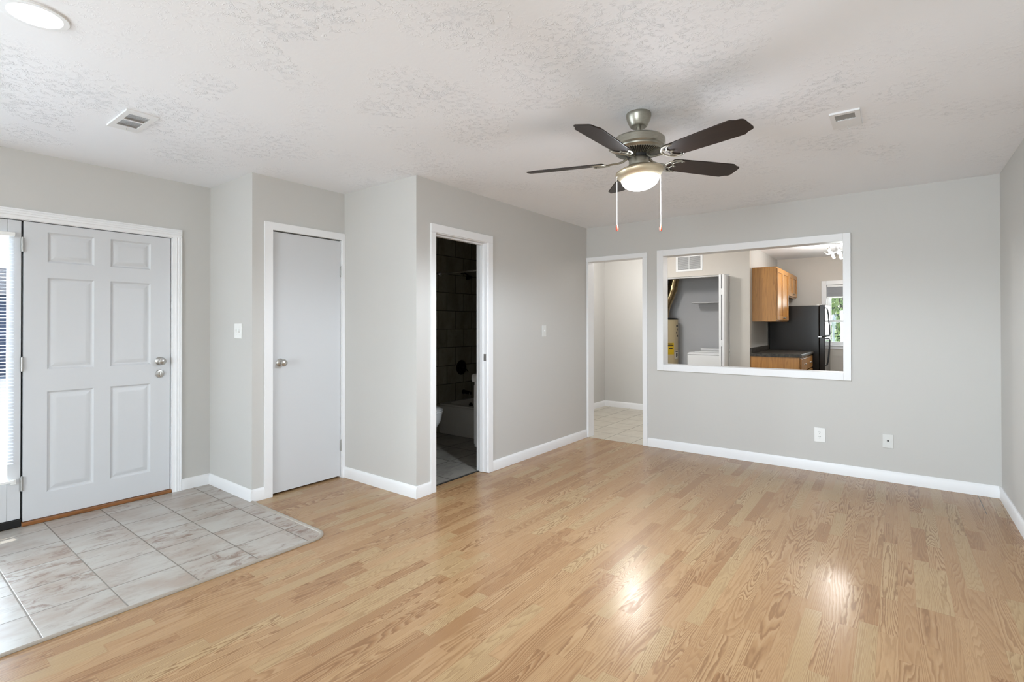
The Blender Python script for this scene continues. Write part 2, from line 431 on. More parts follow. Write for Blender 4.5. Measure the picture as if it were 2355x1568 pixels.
wall('wall_back', [(XBT-.1, DX0, YC, YC2, 0, HC), (DX0, DX1+.006, YC, YC2, DZ+.006, HC), (DX1+.006, PX0-.012, YC, YC2, 0, HC), (PX0-.012, PX1+.012, YC, YC2, 0, PZ0-.012), (PX0-.012, PX1+.012, YC, YC2, PZ1+.012, HC), (PX1+.012, XK+.1, YC, YC2, 0, HC)], 'grey far wall with the doorway and the white framed opening')
wall('wall_right', [(XD, XD+.12, YR, YC, 0, HC)], 'grey wall at the right edge of the picture')
wall('wall_rear', [(XA, -1.9, YR-.12, YR, 0, HC), (-1.9, .55, YR-.12, YR, 0, .45), (-1.9, .55, YR-.12, YR, 2.1, HC), (.55, XD+.12, YR-.12, YR, 0, HC)], 'grey wall behind the camera with an added window opening')
wall('wall_closet_left', [(XBT-.1, XBT, YA+.1, YB, 0, HC)], 'hidden wall inside the coat closet')
wall('wall_bathroom_left', [(XBT-.1, XBT, YB+.1, YC, 0, HC)], 'dark tiled bathroom wall behind the tub taps', 'shower_tile_side')
wall('wall_bathroom_end', [(XBT, XC-.112, 5.15, YC, 0, HC)], 'tiled wall along the far side of the bathtub', 'shower_tile_end')
wall('wall_hall_left', [(XH-.1, XH, YC2, YH, 0, HC)], 'pale side wall seen inside the far doorway')
wall('wall_hall_far', [(XH-.1, -2.98, YH, YL+.1, 0, HC)], 'pale end wall seen inside the far doorway')
LX0, LX1, LZ = -2.92, -1.912, 2.042
wall('wall_laundry', [(-2.98, LX0, YL, YL+.1, 0, HC), (LX0, LX1, YL, YL+.1, LZ, HC), (LX1, KX, YL, YL+.1, 0, HC)], 'pale wall with the air grille above the laundry closet', 'wall_paint_kitchen')
wall('wall_laundry_back', [(-3.7, KX-.1, 8.6, 8.7, 0, HC)], 'grey back wall of the laundry closet', 'closet_paint')
wall('wall_laundry_left', [(-3.7, -3.6, YL+.1, 8.6, 0, HC)], 'grey left wall of the laundry closet', 'closet_paint')
wall('wall_kitchen_left', [(KX-.1, KX, YL+.1, YF, 0, HC)], 'pale kitchen wall behind the oak cabinets')
WX0, WX1, WZ0, WZ1 = -.918, .05, .974, 1.965
wall('wall_kitchen_far', [(KX-.1, WX0, YF, YF+.12, 0, HC), (WX0, WX1, YF, YF+.12, 0, WZ0), (WX0, WX1, YF, YF+.12, WZ1, HC), (WX1, XK+.1, YF, YF+.12, 0, HC)], 'taupe kitchen wall around the window', 'wall_paint_kitchen')
wall('wall_kitchen_right', [(XK, XK+.1, YC2, YF, 0, HC)], 'kitchen wall hidden right of the opening')

# baseboards: profile swept along one axis
BP = [(0, 0), (.014, 0), (.014, .068), (.010, .080), (.006, .090), (0, .090)]
def baseboard(name, side, wallc, a0, a1, label):
    b = MB()
    fn = {'+x': lambda u, v, d: (wallc+u, d, v), '-x': lambda u, v, d: (wallc-u, d, v), '-y': lambda u, v, d: (d, wallc-u, v)}[side]
    b.prism(BP, fn, a0, a1)
    return struct(b.build(name, 'trim_white'), label, 'baseboard')
baseboard('baseboard_left', '+x', XA, 1.61, YA, 'short white baseboard right of the entry door')
baseboard('baseboard_left_return', '-y', YA, XA+.014, XB+.014, 'white baseboard under the double light switch')
baseboard('baseboard_closet', '+x', XB, YA, 1.908, 'short white baseboard left of the closet door')
baseboard('baseboard_closet_return', '-y', YB, XB+.014, XC+.014, 'white baseboard between closet door and bathroom corner')
baseboard('baseboard_bathroom_near', '+x', XC, YB, 2.748, 'short white baseboard left of the bathroom doorway')
baseboard('baseboard_bathroom_far', '+x', XC, 3.504, YC, 'white baseboard right of the bathroom doorway')
baseboard('baseboard_back', '-y', YC, -2.144, XD-.014, 'long white baseboard under the framed opening')
baseboard('baseboard_right', '-x', XD, YR, YC, 'white baseboard along the right wall')
baseboard('baseboard_hall_left', '+x', XH, YC2+.02, YH, 'white baseboard on the side wall inside the far doorway')
baseboard('baseboard_hall_far', '-y', YH, XH+.014, -2.98, 'white baseboard on the end wall inside the far doorway')

# ------------------------------------------------------------------ trims (door casings)
DFX_ = XA-.010
# entry casing: fluted
FL = [(0, 0), (.064, 0), (.064, .016), (.056, .018), (.052, .013), (.046, .018), (.040, .018), (.036, .013), (.030, .017), (.024, .017), (.020, .011), (.008, .010), (0, .010)]
b = MB()
b.prism(FL, lambda u, v, d: (XA+v, 1.544+u, d), 0.002, 1.996)
b.prism(FL, lambda u, v, d: (XA+v, d, 1.994+u), EY0-.06, 1.608)
b.prism(FL, lambda u, v, d: (XA+v, EY0-u+.004, d), 0.002, 1.996)
b.box(XA-.15, XA, 1.540, 1.556, 0.004, 2.0); b.box(XA-.15, XA, EY0, EY0+.02, 0.004, 2.0); b.box(XA-.15, XA, EY0, 1.556, 1.99, 2.0)
b.box(DFX_-.06, DFX_-.047, 1.52, 1.542, .0, 1.99)
struct(b.build('trim_2', 'trim_white'), 'fluted white casing around the entry door', 'trim')
b = MB()     # closet casing, plain boards
b.box(XB, XB+.016, 1.908, 1.97, 0, 2.036); b.box(XB, XB+.016, 1.908, 2.606, 2.036, 2.093); b.box(XB, XB+.016, 2.58, 2.606, 0, 2.036)
b.box(XB-.1, XB, 1.972, 1.974, 0, 2.034); b.box(XB-.1, XB, 2.577, 2.578, 0, 2.034)
struct(b.build('trim_3', 'trim_white', bev=.003), 'plain white casing around the closet door', 'trim')
b = MB()     # bathroom casing with jamb and door stop
b.box(XC, XC+.016, 2.748, 2.80, 0, BZ); b.box(XC, XC+.016, 2.748, 3.503, BZ+.006, 2.10); b.box(XC, XC+.016, 3.44, 3.503, 0, BZ+.006); b.box(XC, XC+.016, 2.748, 2.80, BZ, BZ+.006)
b.box(XC-.118, XC+.004, 3.43, 3.448, 0.002, BZ+.018); b.box(XC-.118, XC+.004, 2.782, 2.80, 0.002, BZ+.018); b.box(XC-.118, XC+.004, 2.80, 3.43, BZ, BZ+.018)
b.box(XC-.074, XC-.038, 3.418, 3.43, 0.002, BZ-.012); b.box(XC-.074, XC-.038, 2.80, 2.812, 0.002, BZ-.012); b.box(XC-.074, XC-.038, 2.80, 3.43, BZ-.012, BZ)
struct(b.build('trim_4', 'trim_white', bev=.002), 'white casing and jamb of the bathroom doorway', 'trim')
b = MB()     # far doorway
b.box(-2.886, -2.145, YC-.016, YC, DZ, DZ+.052); b.box(DX1, -2.145, YC-.016, YC, 0, DZ); b.box(-2.886, DX0+.002, YC-.014, YC2+.004, 0, DZ)
b.box(DX1, DX1+.006, YC, YC2+.004, 0, DZ); b.box(DX0, DX1, YC-.01, YC2+.004, DZ, DZ+.006)
struct(b.build('trim_5', 'trim_white', bev=.003), 'white casing of the far doorway to the hall', 'trim')
b = MB()     # pass-through
b.box(-2.034, PX0, YC-.018, YC, PZ0-.066, 2.10); b.box(PX1, -.311, YC-.018, YC, PZ0-.066, 2.10)
b.box(PX0, PX1, YC-.018, YC, PZ1, 2.10); b.box(PX0, PX1, YC-.018, YC, PZ0-.066, PZ0)
b.box(PX0-.012, PX0, YC-.004, YC2+.01, PZ0-.01, PZ1+.01); b.box(PX1, PX1+.012, YC-.004, YC2+.01, PZ0-.01, PZ1+.01)
b.box(PX0, PX1, YC-.004, YC2+.01, PZ1, PZ1+.011); b.box(PX0, PX1, YC-.004, YC2+.01, PZ0-.011, PZ0)
struct(b.build('trim_6', 'trim_white', bev=.002), 'wide white frame of the opening to the kitchen', 'trim')
struct(box(XA-.1, XA+.014, .692, 1.54, .0045, .028).build('trim_7', 'threshold_wood', bev=.004), 'brown wooden threshold under the entry door', 'trim')
struct(box(XA-.1, XA-.004, EY0+.02, .690, .0045, .052).build('trim_8', 'dark_gap', bev=.004), 'black weatherstrip under the glazed panel beside the entry door', 'trim')
b = MB()     # bathroom threshold dark strip
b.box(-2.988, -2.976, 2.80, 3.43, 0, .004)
b2 = MB(); b2.box(XA-.075, XA-.058, .665, .725, .03, 1.99); b2.box(XA-.075, XA-.058, .665, 1.54, 1.968, 1.99); b2.box(XA-.075, XA-.058, EY0+.02, .69, 1.968, 1.99)  # strips added behind the door gaps to block sun streaks
struct(b2.build('trim_12', 'dark_gap'), 'dark weatherstrip added behind the entry door edge to stop sun leaks', 'trim')
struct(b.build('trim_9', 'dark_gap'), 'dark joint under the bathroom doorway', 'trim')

# ------------------------------------------------------------------ doors
def lathe_knob(root, y, z, x, name='knob'):
    k = MB().lathe([(.0, 0), (.031, 0), (.032, .004), (.027, .010), (.014, .016), (.0115, .030), (.016, .037), (.0255, .046), (.0275, .056), (.024, .066), (.014, .072), (0.0, .073)], (x, y, z), (1, 0, 0), 32, cap=False)
    return k.build(name, 'nickel', root)
def hinge(root, x, y, z, h=.09):
    b = MB().lathe([(0, -h/2), (.0065, -h/2), (.0065, h/2), (0, h/2)], (x, y, z), (0, 0, 1), 12, cap=False)
    b.lathe([(0, h/2), (.004, h/2), (.004, h/2+.005), (0, h/2+.007)], (x, y, z), (0, 0, 1), 10, cap=False)
    b.box(x-.008, x-.004, y-.009, y+.009, z-h/2, z+h/2)
    return b.build('hinge', 'hinge_steel', root)
def panel_door(x, xb, y0, y1, z0, z1, cols, rows):
    b = MB(); ys = sorted([y0, y1]+[c for q in cols for c in q]); zs = sorted([z0, z1]+[c for q in rows for c in q])
    for i in range(len(ys)-1):
        for j in range(len(zs)-1):
            a0, a1, c0, c1 = ys[i], ys[i+1], zs[j], zs[j+1]
            if (a0, a1) in cols and (c0, c1) in rows:
                R = []
                for ins, dep in ((0, 0), (.010, -.011), (.018, -.012), (.044, -.003), (.050, -.003)):
                    R.append([(x+dep, a0+ins, c0+ins), (x+dep, a1-ins, c0+ins), (x+dep, a1-ins, c1-ins), (x+dep, a0+ins, c1-ins)])
                for A, B in zip(R, R[1:]):
                    for k in range(4): b.quad(A[k], A[(k+1) % 4], B[(k+1) % 4], B[k])
                b.quad(*R[-1])
            else: b.quad((x, a0, c0), (x, a1, c0), (x, a1, c1), (x, a0, c1))
    b.quad((xb, y0, z0), (xb, y0, z1), (xb, y1, z1), (xb, y1, z0))
    for A, B in (((y0, z0), (y1, z0)), ((y1, z0), (y1, z1)), ((y1, z1), (y0, z1)), ((y0, z1), (y0, z0))):
        b.quad((x, *A), (xb, *A), (xb, *B), (x, *B))
    bmesh.ops.remove_doubles(b.b, verts=b.b.verts[:], dist=1e-5)
    return b
DFX = XA-.010
d1 = panel_door(DFX, DFX-.045, .698, 1.533, .032, 1.985, [(.815, 1.063), (1.156, 1.404)], [(.195, .865), (1.012, 1.625), (1.728, 1.930)]).build('door_1', 'door_white', smooth=20)
struct(d1, 'white six panel entry door with knob and deadbolt', 'door')
lathe_knob(d1, 1.463, 1.032, DFX)
db = MB().lathe([(0, 0), (.030, 0), (.031, .006), (.026, .013), (.012, .015), (0, .015)], (DFX, 1.463, .935), (1, 0, 0), 32, cap=False).build('deadbolt', 'nickel', d1)
MB().box(DFX+.013, DFX+.026, 1.459, 1.467, .918, .952).build('thumb_turn', 'nickel', db, bev=.002)
for hz in (1.83, 1.053, .279): hinge(d1, DFX+.008, .692, hz)
d2 = box(XB-.045, XB-.010, 1.978, 2.574, .014, 2.028).build('door_2', 'door_white', bev=.002)
struct(d2, 'flat white closet door with round knob', 'door')
lathe_knob(d2, 2.040, 1.016, XB-.010)
for hz in (1.766, .275): hinge(d2, XB-.002, 2.5765, hz)
box(XB-.03, XB-.004, 1.9735, 1.977, .985, 1.045).build('latch_plate', 'hinge_steel', d2)
d3 = box(-3.625, -3.008, 2.728, 2.763, .012, 2.025).build('door_3', 'door_white', bev=.002)
struct(d3, 'bathroom door swung open inside the dark bathroom', 'door')
lathe_knob(d3, 2.763, 1.0, -3.56).rotation_euler = (0, 0, 0)
tag(box(XC-.034, XC-.006, 3.4285, 3.4305, .99, 1.05).build('strike_plate', 'hinge_steel'), 'small steel strike plate on the bathroom door jamb', 'strike plate')
# bifold laundry door, two leaves folded open
d4 = box(-1.997, -1.967, 7.46, 7.735, .015, 2.02).build('door_4', 'trim_white', bev=.002)
struct(d4, 'white bifold laundry door folded open beside the closet', 'door')
lf = box(-1.955, -1.925, 7.46, 7.735, .015, 2.02).build('leaf', 'trim_white', d4, bev=.002)
for hz in (1.78, 1.05, .30): box(-1.967, -1.955, 7.462, 7.475, hz-.045, hz+.045).build('hinge', 'trim_white', d4)
struct(box(LX0, LX1, YL+.02, YL+.06, LZ-.022, LZ).build('trim_10', 'louver_grey'), 'grey track above the laundry closet', 'trim')

# ------------------------------------------------------------------ glazed panel beside the entry door
GX = XA-.012
b = MB()
GY0, GY1, GZ0, GZ1 = -.10, .625, .30, 1.885
b.box(GX-.045, GX, GY1, .688, .055, 1.985); b.box(GX-.045, GX, EY0+.022, GY0, .055, 1.985)
b.box(GX-.045, GX, GY0, GY1, .055, GZ0); b.box(GX-.045, GX, GY0, GY1, GZ1, 1.985)
w1 = struct(b.build('window_1', 'door_white', bev=.003), 'glazed white panel left of the entry door', 'window')
box(GX-.027, GX-.022, GY0, GY1, GZ0, GZ1).build('glass', 'window_glass', w1)
bl = thing('mini_blind', 'white mini blind hanging over the glazed entry panel', 'blind', (GX+.02, .28, .29))
BX = GX+.018
box(BX-.012, BX+.014, -.13, .655, 1.876, 1.902).build('headrail', 'plastic_white', bl, bev=.002)
b = MB(); nsl = 67; z = .335
tl = math.radians(7)
for i in range(nsl):
    zc = .424+i*.0216; dx, dz = .0125*math.cos(tl), .0125*math.sin(tl)
    pr = [(-dx, dz), (0, .0016), (dx, -dz)]
    for (a0, a1), (c0, c1) in zip(pr, pr[1:]): b.quad((BX+a0, -.125, zc+a1), (BX+a0, .652, zc+a1), (BX+c0, .652, zc+c1), (BX+c0, -.125, zc+c1))
b.build('slats', 'blind_slat', bl)
box(BX-.010, BX+.010, -.127, .654, .300, .314).build('bottom_rail', 'plastic_white', bl, bev=.002)
b = MB()
for yy in (0.0, .28, .56): b.tube([(BX+.013, yy, .31), (BX+.013, yy, 1.88)], .0012, 5)
b.build('ladder_cord', 'plastic_white', bl)
box(GX, GX+.012, .640, .668, .285, .318).build('hold_down_bracket', 'plastic_white', bl, bev=.002)

# two unseen windows added for the fill lamps, and the kitchen window
b = MB()
for q in ((-1.9, -1.85, .45, 2.1), (.5, .55, .45, 2.1), (-.7, -.64, .5, 2.05)): b.box(q[0], q[1], YR-.09, YR-.04, q[2], q[3])
b.box(-1.85, .5, YR-.09, YR-.04, .45, .5); b.box(-1.85, .5, YR-.09, YR-.04, 2.05, 2.1)
w2 = struct(b.build('added_window_rear', 'trim_white'), 'unseen window added behind the camera for fill light', 'window')
box(-1.85, .5, YR-.068, YR-.063, .5, 2.05).build('glass', 'window_glass', w2)
b = MB()
for q in ((-3.4, -3.35, .55, 2.1), (-1.05, -1.0, .55, 2.1), (-2.23, -2.17, .6, 2.05)): b.box(XA-.12, XA-.06, q[0], q[1], q[2], q[3])
b.box(XA-.12, XA-.06, -3.35, -1.05, .55, .6); b.box(XA-.12, XA-.06, -3.35, -1.05, 2.05, 2.1)
w4 = struct(b.build('added_window_front', 'trim_white'), 'unseen window added in the entry wall for fill light', 'window')
box(XA-.092, XA-.087, -3.35, -1.05, .6, 2.05).build('glass', 'window_glass', w4)
b = MB()
b.box(WX0, WX0+.03, YF+.03, YF+.1, WZ0, WZ1); b.box(WX1-.03, WX1, YF+.03, YF+.1, WZ0, WZ1); b.box(WX0+.03, WX1-.03, YF+.03, YF+.1, WZ0, WZ0+.025); b.box(WX0+.03, WX1-.03, YF+.03, YF+.1, WZ1-.02, WZ1)
w3 = struct(b.build('window_3', 'trim_white', bev=.002), 'kitchen window with leafy view', 'window')
def sash(z0, z1, y, top):
    b = MB(); x0, x1 = WX0+.03, WX1-.03
    b.box(x0, x0+.03, y, y+.03, z0, z1); b.box(x1-.03, x1, y, y+.03, z0, z1); b.box(x0+.03, x1-.03, y, y+.03, z0, z0+.035); b.box(x0+.03, x1-.03, y, y+.03, z1-top, z1)
    s_ = b.build('sash', 'trim_white', w3, bev=.002)
    box(x0+.03, x1-.03, y+.012, y+.017, z0+.035, z1-top).build('glass', 'window_glass', s_)
sash(WZ0+.025, 1.385, YF+.04, .03); sash(1.352, WZ1-.02, YF+.068, .05)
b = MB()
b.box(WX0-.07, WX0, YF-.016, YF, WZ0-.06, WZ1+.07); b.box(WX1, WX1+.07, YF-.016, YF, WZ0-.06, WZ1+.07); b.box(WX0, WX1, YF-.016, YF, WZ1, WZ1+.07); b.box(WX0, WX1, YF-.016, YF, WZ0-.06, WZ0)
b.box(WX0, WX1, YF-.03, YF+.03, WZ0-.012, WZ0+.004)
struct(b.build('trim_11', 'trim_white', bev=.003), 'white casing around the kitchen window', 'trim')
sh = thing('window_shade', 'grey shade pulled up at the top of the kitchen window', 'shade', (WX0+.4, YF+.01, 1.77))
b = MB()
for i in range(7): b.box(WX0+.012, WX1-.012, YF+.002+.003*(i % 2), YF+.022+.003*(i % 2), 1.775+i*.0225, 1.775+i*.0225+.0215)
b.build('folded_shade', 'shade_grey', sh)
box(WX0+.01, WX1-.01, YF+.0, YF+.03, 1.755, 1.773).build('bottom_rail', 'plastic_white', sh)
box(WX0+.01, WX1-.01, YF+.0, YF+.03, 1.935, 1.96).build('headrail', 'plastic_white', sh)

# ------------------------------------------------------------------ ceiling fan
FX, FY = -1.100, 2.577
fan = thing('ceiling_fan', 'pewter ceiling fan with five dark blades and a lit bowl', 'ceiling fan', (FX, FY, 2.0))
def fl(prof, name, mat, parent=None, n=48, tilt=False):
    b = MB().lathe(prof, (FX, FY, 0), n=n, cap=False)
    if tilt:      # the light kit hangs a little crooked
        q = Matrix.Translation((FX, FY, 2.16)) @ Matrix.Rotation(math.radians(-5.5), 4, Vector((-.394, .919, 0))) @ Matrix.Translation((-FX, -FY, -2.16))
        bmesh.ops.transform(b.b, matrix=q, verts=b.b.verts[:])
    return b.build(name, mat, parent or fan, smooth=30)
fl([(0, 2.44), (.064, 2.44), (.066, 2.434), (.066, 2.422), (.0635, 2.416), (.0625, 2.408), (.047, 2.374), (.043, 2.368), (.040, 2.366), (.0, 2.366)], 'canopy', 'pewter')
fl([(0, 2.37), (.0125, 2.37), (.0125, 2.325), (0.0, 2.325)], 'downrod', 'pewter', n=20)
mot = fl([(0, 2.334), (.018, 2.334), (.026, 2.328), (.034, 2.320), (.040, 2.317), (.100, 2.312), (.128, 2.304), (.138, 2.294), (.139, 2.260), (.134, 2.254), (.136, 2.249), (.134, 2.243), (.122, 2.234), (.120, 2.231), (0, 2.231)], 'motor_housing', 'pewter')
b = MB()
for i in range(60):
    a = 2*PI*i/60; c, s_ = math.cos(a), math.sin(a); w = .0022
    def pt(r, h, k): return (FX+r*c-k*s_, FY+r*s_+k*c, h)
    P0 = [pt(.122, 2.2315, w), pt(.122, 2.2315, -w), pt(.066, 2.2135, -w*.6), pt(.066, 2.2135, w*.6)]
    P1 = [pt(.122, 2.2275, w), pt(.122, 2.2275, -w), pt(.066, 2.2095, -w*.6), pt(.066, 2.2095, w*.6)]
    b.loft([P0, P1])
b.build('vent_fins', 'pewter', mot)
fl([(0, 2.2305), (.118, 2.2305), (.064, 2.2125), (.060, 2.200), (0, 2.200)], 'flywheel', 'black_plastic')
fl([(0, 2.202), (.050, 2.202), (.052, 2.198), (.052, 2.162), (.056, 2.158), (0, 2.158)], 'switch_housing', 'pewter')
fl([(0, 2.160), (.058, 2.160), (.084, 2.150), (.112, 2.138), (.124, 2.131), (.1265, 2.124), (.125, 2.117), (.118, 2.106), (.108, 2.094), (.100, 2.087), (.0, 2.089)], 'light_pan', 'pewter_lit', tilt=True)
fl([(.0985, 2.088)]+[(.0985*math.cos(t), 2.086-.058*math.sin(t)) for t in [PI/2*i/12 for i in range(13)]], 'glass_bowl', 'fan_bowl', tilt=True)
BZ0 = 2.181
half = [(.185, .030), (.190, .047), (.200, .056), (.30, .060), (.42, .0650), (.557, .0685), (.570, .067), (.580, .059), (.594, .052), (.610, .049), (.618, .043), (.622, .033)]
for k in range(5):
    ang = math.radians(-18+72*k)
    R = Matrix.Translation((FX, FY, BZ0)) @ Matrix.Rotation(ang, 4, 'Z')
    Pm = R @ Matrix.Translation((.2, 0, 0)) @ Matrix.Rotation(math.radians(-12.5), 4, 'X') @ Matrix.Translation((-.2, 0, 0))
    out = half + [(x, -y) for x, y in reversed(half)]
    b = MB().prism(out, lambda u, v, d: Pm @ Vector((u, v, d)), 0, .006)
    bd = b.build('blade', 'blade_walnut', fan, bev=.0015)
    b = MB()
    def T(m, pts, r, fl_=.6): b.tube([m @ Vector(p) for p in pts], r, 8, fl_, up=(0, 0, 1))
    T(R, [(.058, 0, .030), (.068, 0, .018), (.086, 0, .006), (.112, 0, .001), (.140, 0, 0), (.166, 0, -.003)], [.013, .011, .009, .008, .008, .008])
    for sg in (1, -1):
        T(Pm, [(.160, 0, -.004), (.172, sg*.030, -.004), (.196, sg*.052, -.004), (.226, sg*.058, -.004), (.252, sg*.050, -.004)], [.007, .0075, .0075, .006, .003])
        T(Pm, [(.240, sg*.054, -.004), (.214, sg*.042, -.004), (.200, sg*.022, -.004), (.206, sg*.006, -.004), (.226, 0, -.004)], [.003, .004, .0045, .0045, .0035])
        T(Pm, [(.176, sg*.034, -.004), (.190, sg*.020, -.004), (.200, sg*.020, -.004)], .0035)
    for q in ((.238, .050), (.238, -.050), (.218, 0)): b.lathe([(0, -.008), (.005, -.008), (.005, 0), (0, 0)], Pm @ Vector((*q, 0)), (0, 0, 1), 10, cap=False)
    b.build('blade_bracket', 'pewter', bd)
for sg, z0 in ((-1, 1.838), (1, 1.838)):
    cx, cy = FX+sg*.118*.796, FY+sg*.118*.605
    b = MB().tube([(cx, cy, 2.11), (cx, cy, z0)], .0008, 6)
    nb = 60
    for i in range(nb): b.lathe([(0, -.0015), (.0014, 0), (0, .0015)], (cx, cy, z0+(2.108-z0)*i/nb), n=6, cap=False)
    ch = b.build('pull_chain', 'chain_metal', fan)
    MB().lathe([(0, .004), (.003, .003), (.0045, -.003), (.0068, -.012), (.0068, -.022), (.0050, -.029), (0, -.031)], (cx, cy, z0), n=16, cap=False).build('pull_knob', 'pull_red', ch)

lamp('fan_light', 'SPOT', (FX+.01, FY, 2.0), 97, (.79, .895, 1.0), to=(FX+.01, FY, 0), spot_size=math.radians(179), spot_blend=.3, shadow_soft_size=.08)
# ------------------------------------------------------------------ recessed lights
def can(x, y, label, group=None):
    t = thing('recessed_light', label, 'ceiling light', (x, y, HC), group)
    MB().lathe([(.074, -.001), (.078, -.006), (.096, -.006), (.099, -.003), (.099, 0), (.074, 0)], (x, y, HC), n=48, cap=False).build('trim_ring', 'vent_white', t)
    MB().lathe([(0, -.004), (.075, -.003), (.075, 0), (0, 0)], (x, y, HC), n=48, cap=False).build('lens', 'lamp_lens', t)
    lamp('recessed_lamp', 'SPOT', (x, y, HC-.02), 6, (.95, .98, 1), to=(x, y, 0), spot_size=math.radians(150), spot_blend=.6, shadow_soft_size=.07)
can(-2.505, .415, 'round recessed ceiling light glowing at the top left')

# ------------------------------------------------------------------ ceiling registers
def register(x0, x1, y0, y1, along, banks, label, lever):
    t = thing('ceiling_vent', label, 'air vent', ((x0+x1)/2, (y0+y1)/2, HC)); z1, z0 = HC, HC-.010
    bx = banks
    fr = MB()
    # frame made of strips around the louvre openings
    xs = sorted({x0, x1} | {v for q in bx for v in q[:2]}); ys = sorted({y0, y1} | {v for q in bx for v in q[2:]})
    for i in range(len(xs)-1):
        for j in range(len(ys)-1):
            if not any(q[0] <= xs[i]+1e-6 and xs[i+1] <= q[1]+1e-6 and q[2] <= ys[j]+1e-6 and ys[j+1] <= q[3]+1e-6 for q in bx):
                fr.box(xs[i], xs[i+1], ys[j], ys[j+1], z0, z1)
    fr.build('frame', 'vent_white', t)
    for (a, b_, c, d) in bx:
        lv = MB(); n = 14
        for i in range(n):
            if along == 'y':
                u = a+(b_-a)*(i+.5)/n; lv.quad((u-.003, c, z0+.001), (u-.003, d, z0+.001), (u+.003, d, z1-.001), (u+.003, c, z1-.001))
            else:
                u = c+(d-c)*(i+.5)/n; lv.quad((a, u-.003, z0+.001), (b_, u-.003, z0+.001), (b_, u+.003, z1-.001), (a, u+.003, z1-.001))
        lv.build('louvers', 'louver_grey', t)
    MB().tube([lever, (lever[0], lever[1], HC-.02), (lever[0]+.012, lever[1]+.004, HC-.026)], .0025, 6).build('lever', 'louver_grey', t)
register(-3.54, -3.205, .885, 1.03, 'x', [(-3.345, -3.245, .91, 1.005), (-3.465, -3.36, .91, 1.005)], 'white ceiling vent with two louver banks near the entry', (-3.50, .965, HC-.01))
register(-.285, -.148, 3.205, 3.455, 'y', [(-.262, -.172, 3.235, 3.325)], 'small white ceiling vent right of the fan', (-.216, 3.435, HC-.01))
g = thing('return_grille', 'white return air grille above the laundry closet', 'air vent', (-2.49, YL, 2.12))
b = MB(); gx0, gx1, gz0, gz1 = -2.688, -2.289, 2.121, 2.370
b.box(gx0, gx0+.03, YL-.010, YL, gz0, gz1); b.box(gx1-.03, gx1, YL-.010, YL, gz0, gz1); b.box(gx0+.03, gx1-.03, YL-.010, YL, gz0, gz0+.03); b.box(gx0+.03, gx1-.03, YL-.010, YL, gz1-.03, gz1); b.box(-2.4935, -2.4835, YL-.010, YL, gz0+.03, gz1-.03)
b.build('frame', 'vent_white', g, bev=.001)
b = MB()
for i in range(17):
    zc = gz0+.036+i*.0112; b.quad((gx0+.03, YL-.008, zc), (gx1-.03, YL-.008, zc), (gx1-.03, YL-.001, zc+.008), (gx0+.03, YL-.001, zc+.008))
b.build('louvers', 'vent_white', g)
box(gx0+.03, gx1-.03, YL-.0008, YL, gz0+.03, gz1-.03).build('back_plate', 'slot_dark', g)

# ------------------------------------------------------------------ switches and outlets
def plate(name, label, cat, face, c, a, z, w, h, mat='plastic_white'):
    """face '-y' (wall at y=c) or '+x' (wall at x=c); a = position along the wall"""
    def B(u0, u1, z0, z1, d0, d1):
        return box(a+u0, a+u1, c-d1, c-d0, z+z0, z+z1) if face == '-y' else box(c+d0, c+d1, a+u0, a+u1, z+z0, z+z1)
    t = thing(name, label, cat, (a, c, z-h/2) if face == '-y' else (c, a, z-h/2))
    pl_ = B(-w/2, w/2, -h/2, h/2, 0, .006).build('cover_plate', mat, t, bev=.002)
    return t, B, pl_
def toggle(t, B, u, up=True):
    s_ = B(u-.0055, u+.0055, -.013, .013, .006, .008).build('toggle_frame', 'plate_grey', t)
    B(u-.004, u+.004, -.002 if up else -.011, .011 if up else .002, .008, .018).build('toggle', 'plastic_white', t, bev=.001)
    for dz in (-.03, .03): B(u-.002, u+.002, dz-.002, dz+.002, .006, .0072).build('screw', 'plate_grey', t)
t, B, _ = plate('light_switch', 'white double light switch on the narrow pale wall', 'light switch', '-y', YA, -4.012, 1.262, .115, .116)
toggle(t, B, -.022); toggle(t, B, .022, False)
t, B, _ = plate('light_switch', 'single light switch between bathroom doorway and far doorway', 'light switch', '+x', XC, 4.342, 1.245, .072, .116, 'plate_grey')
toggle(t, B, 0)
t, B, pl_ = plate('wall_outlet', 'white duplex outlet under the framed opening', 'outlet', '-y', YC, -.547, .326, .084, .126)
for dz in (.020, -.020):
    r_o = MB().lathe([(0, 0), (.0165, 0), (.0165, .0015), (0, .0015)], (-.547, YC-.006, .326+dz), (0, -1, 0), 28, cap=False).build('receptacle', 'plastic_white', t)
    sl = MB()
    for du, w, h in ((-.006, .0024, .009), (.006, .0024, .007)): sl.box(-.547+du-w/2, -.547+du+w/2, YC-.0082, YC-.0073, .326+dz+.002, .326+dz+.002+h)
    sl.box(-.547-.0025, -.547+.0025, YC-.0082, YC-.0073, .326+dz-.010, .326+dz-.005)
    sl.build('slots', 'slot_dark', r_o)
t, B, pl_ = plate('cable_jack_plate', 'grey cable jack plate right of the outlet', 'wall plate', '-y', YC, -.060, .337, .072, .114, 'plate_grey')
MB().lathe([(0, 0), (.0065, 0), (.0065, .004), (.0042, .004), (.0042, .010), (0, .010)], (-.060, YC-.006, .340), (0, -1, 0), 18, cap=False).build('jack', 'slot_dark', t)
for dz in (-.04, .046): B(-.002, .002, dz-.002, dz+.002, .006, .0072).build('screw', 'plastic_white', t)

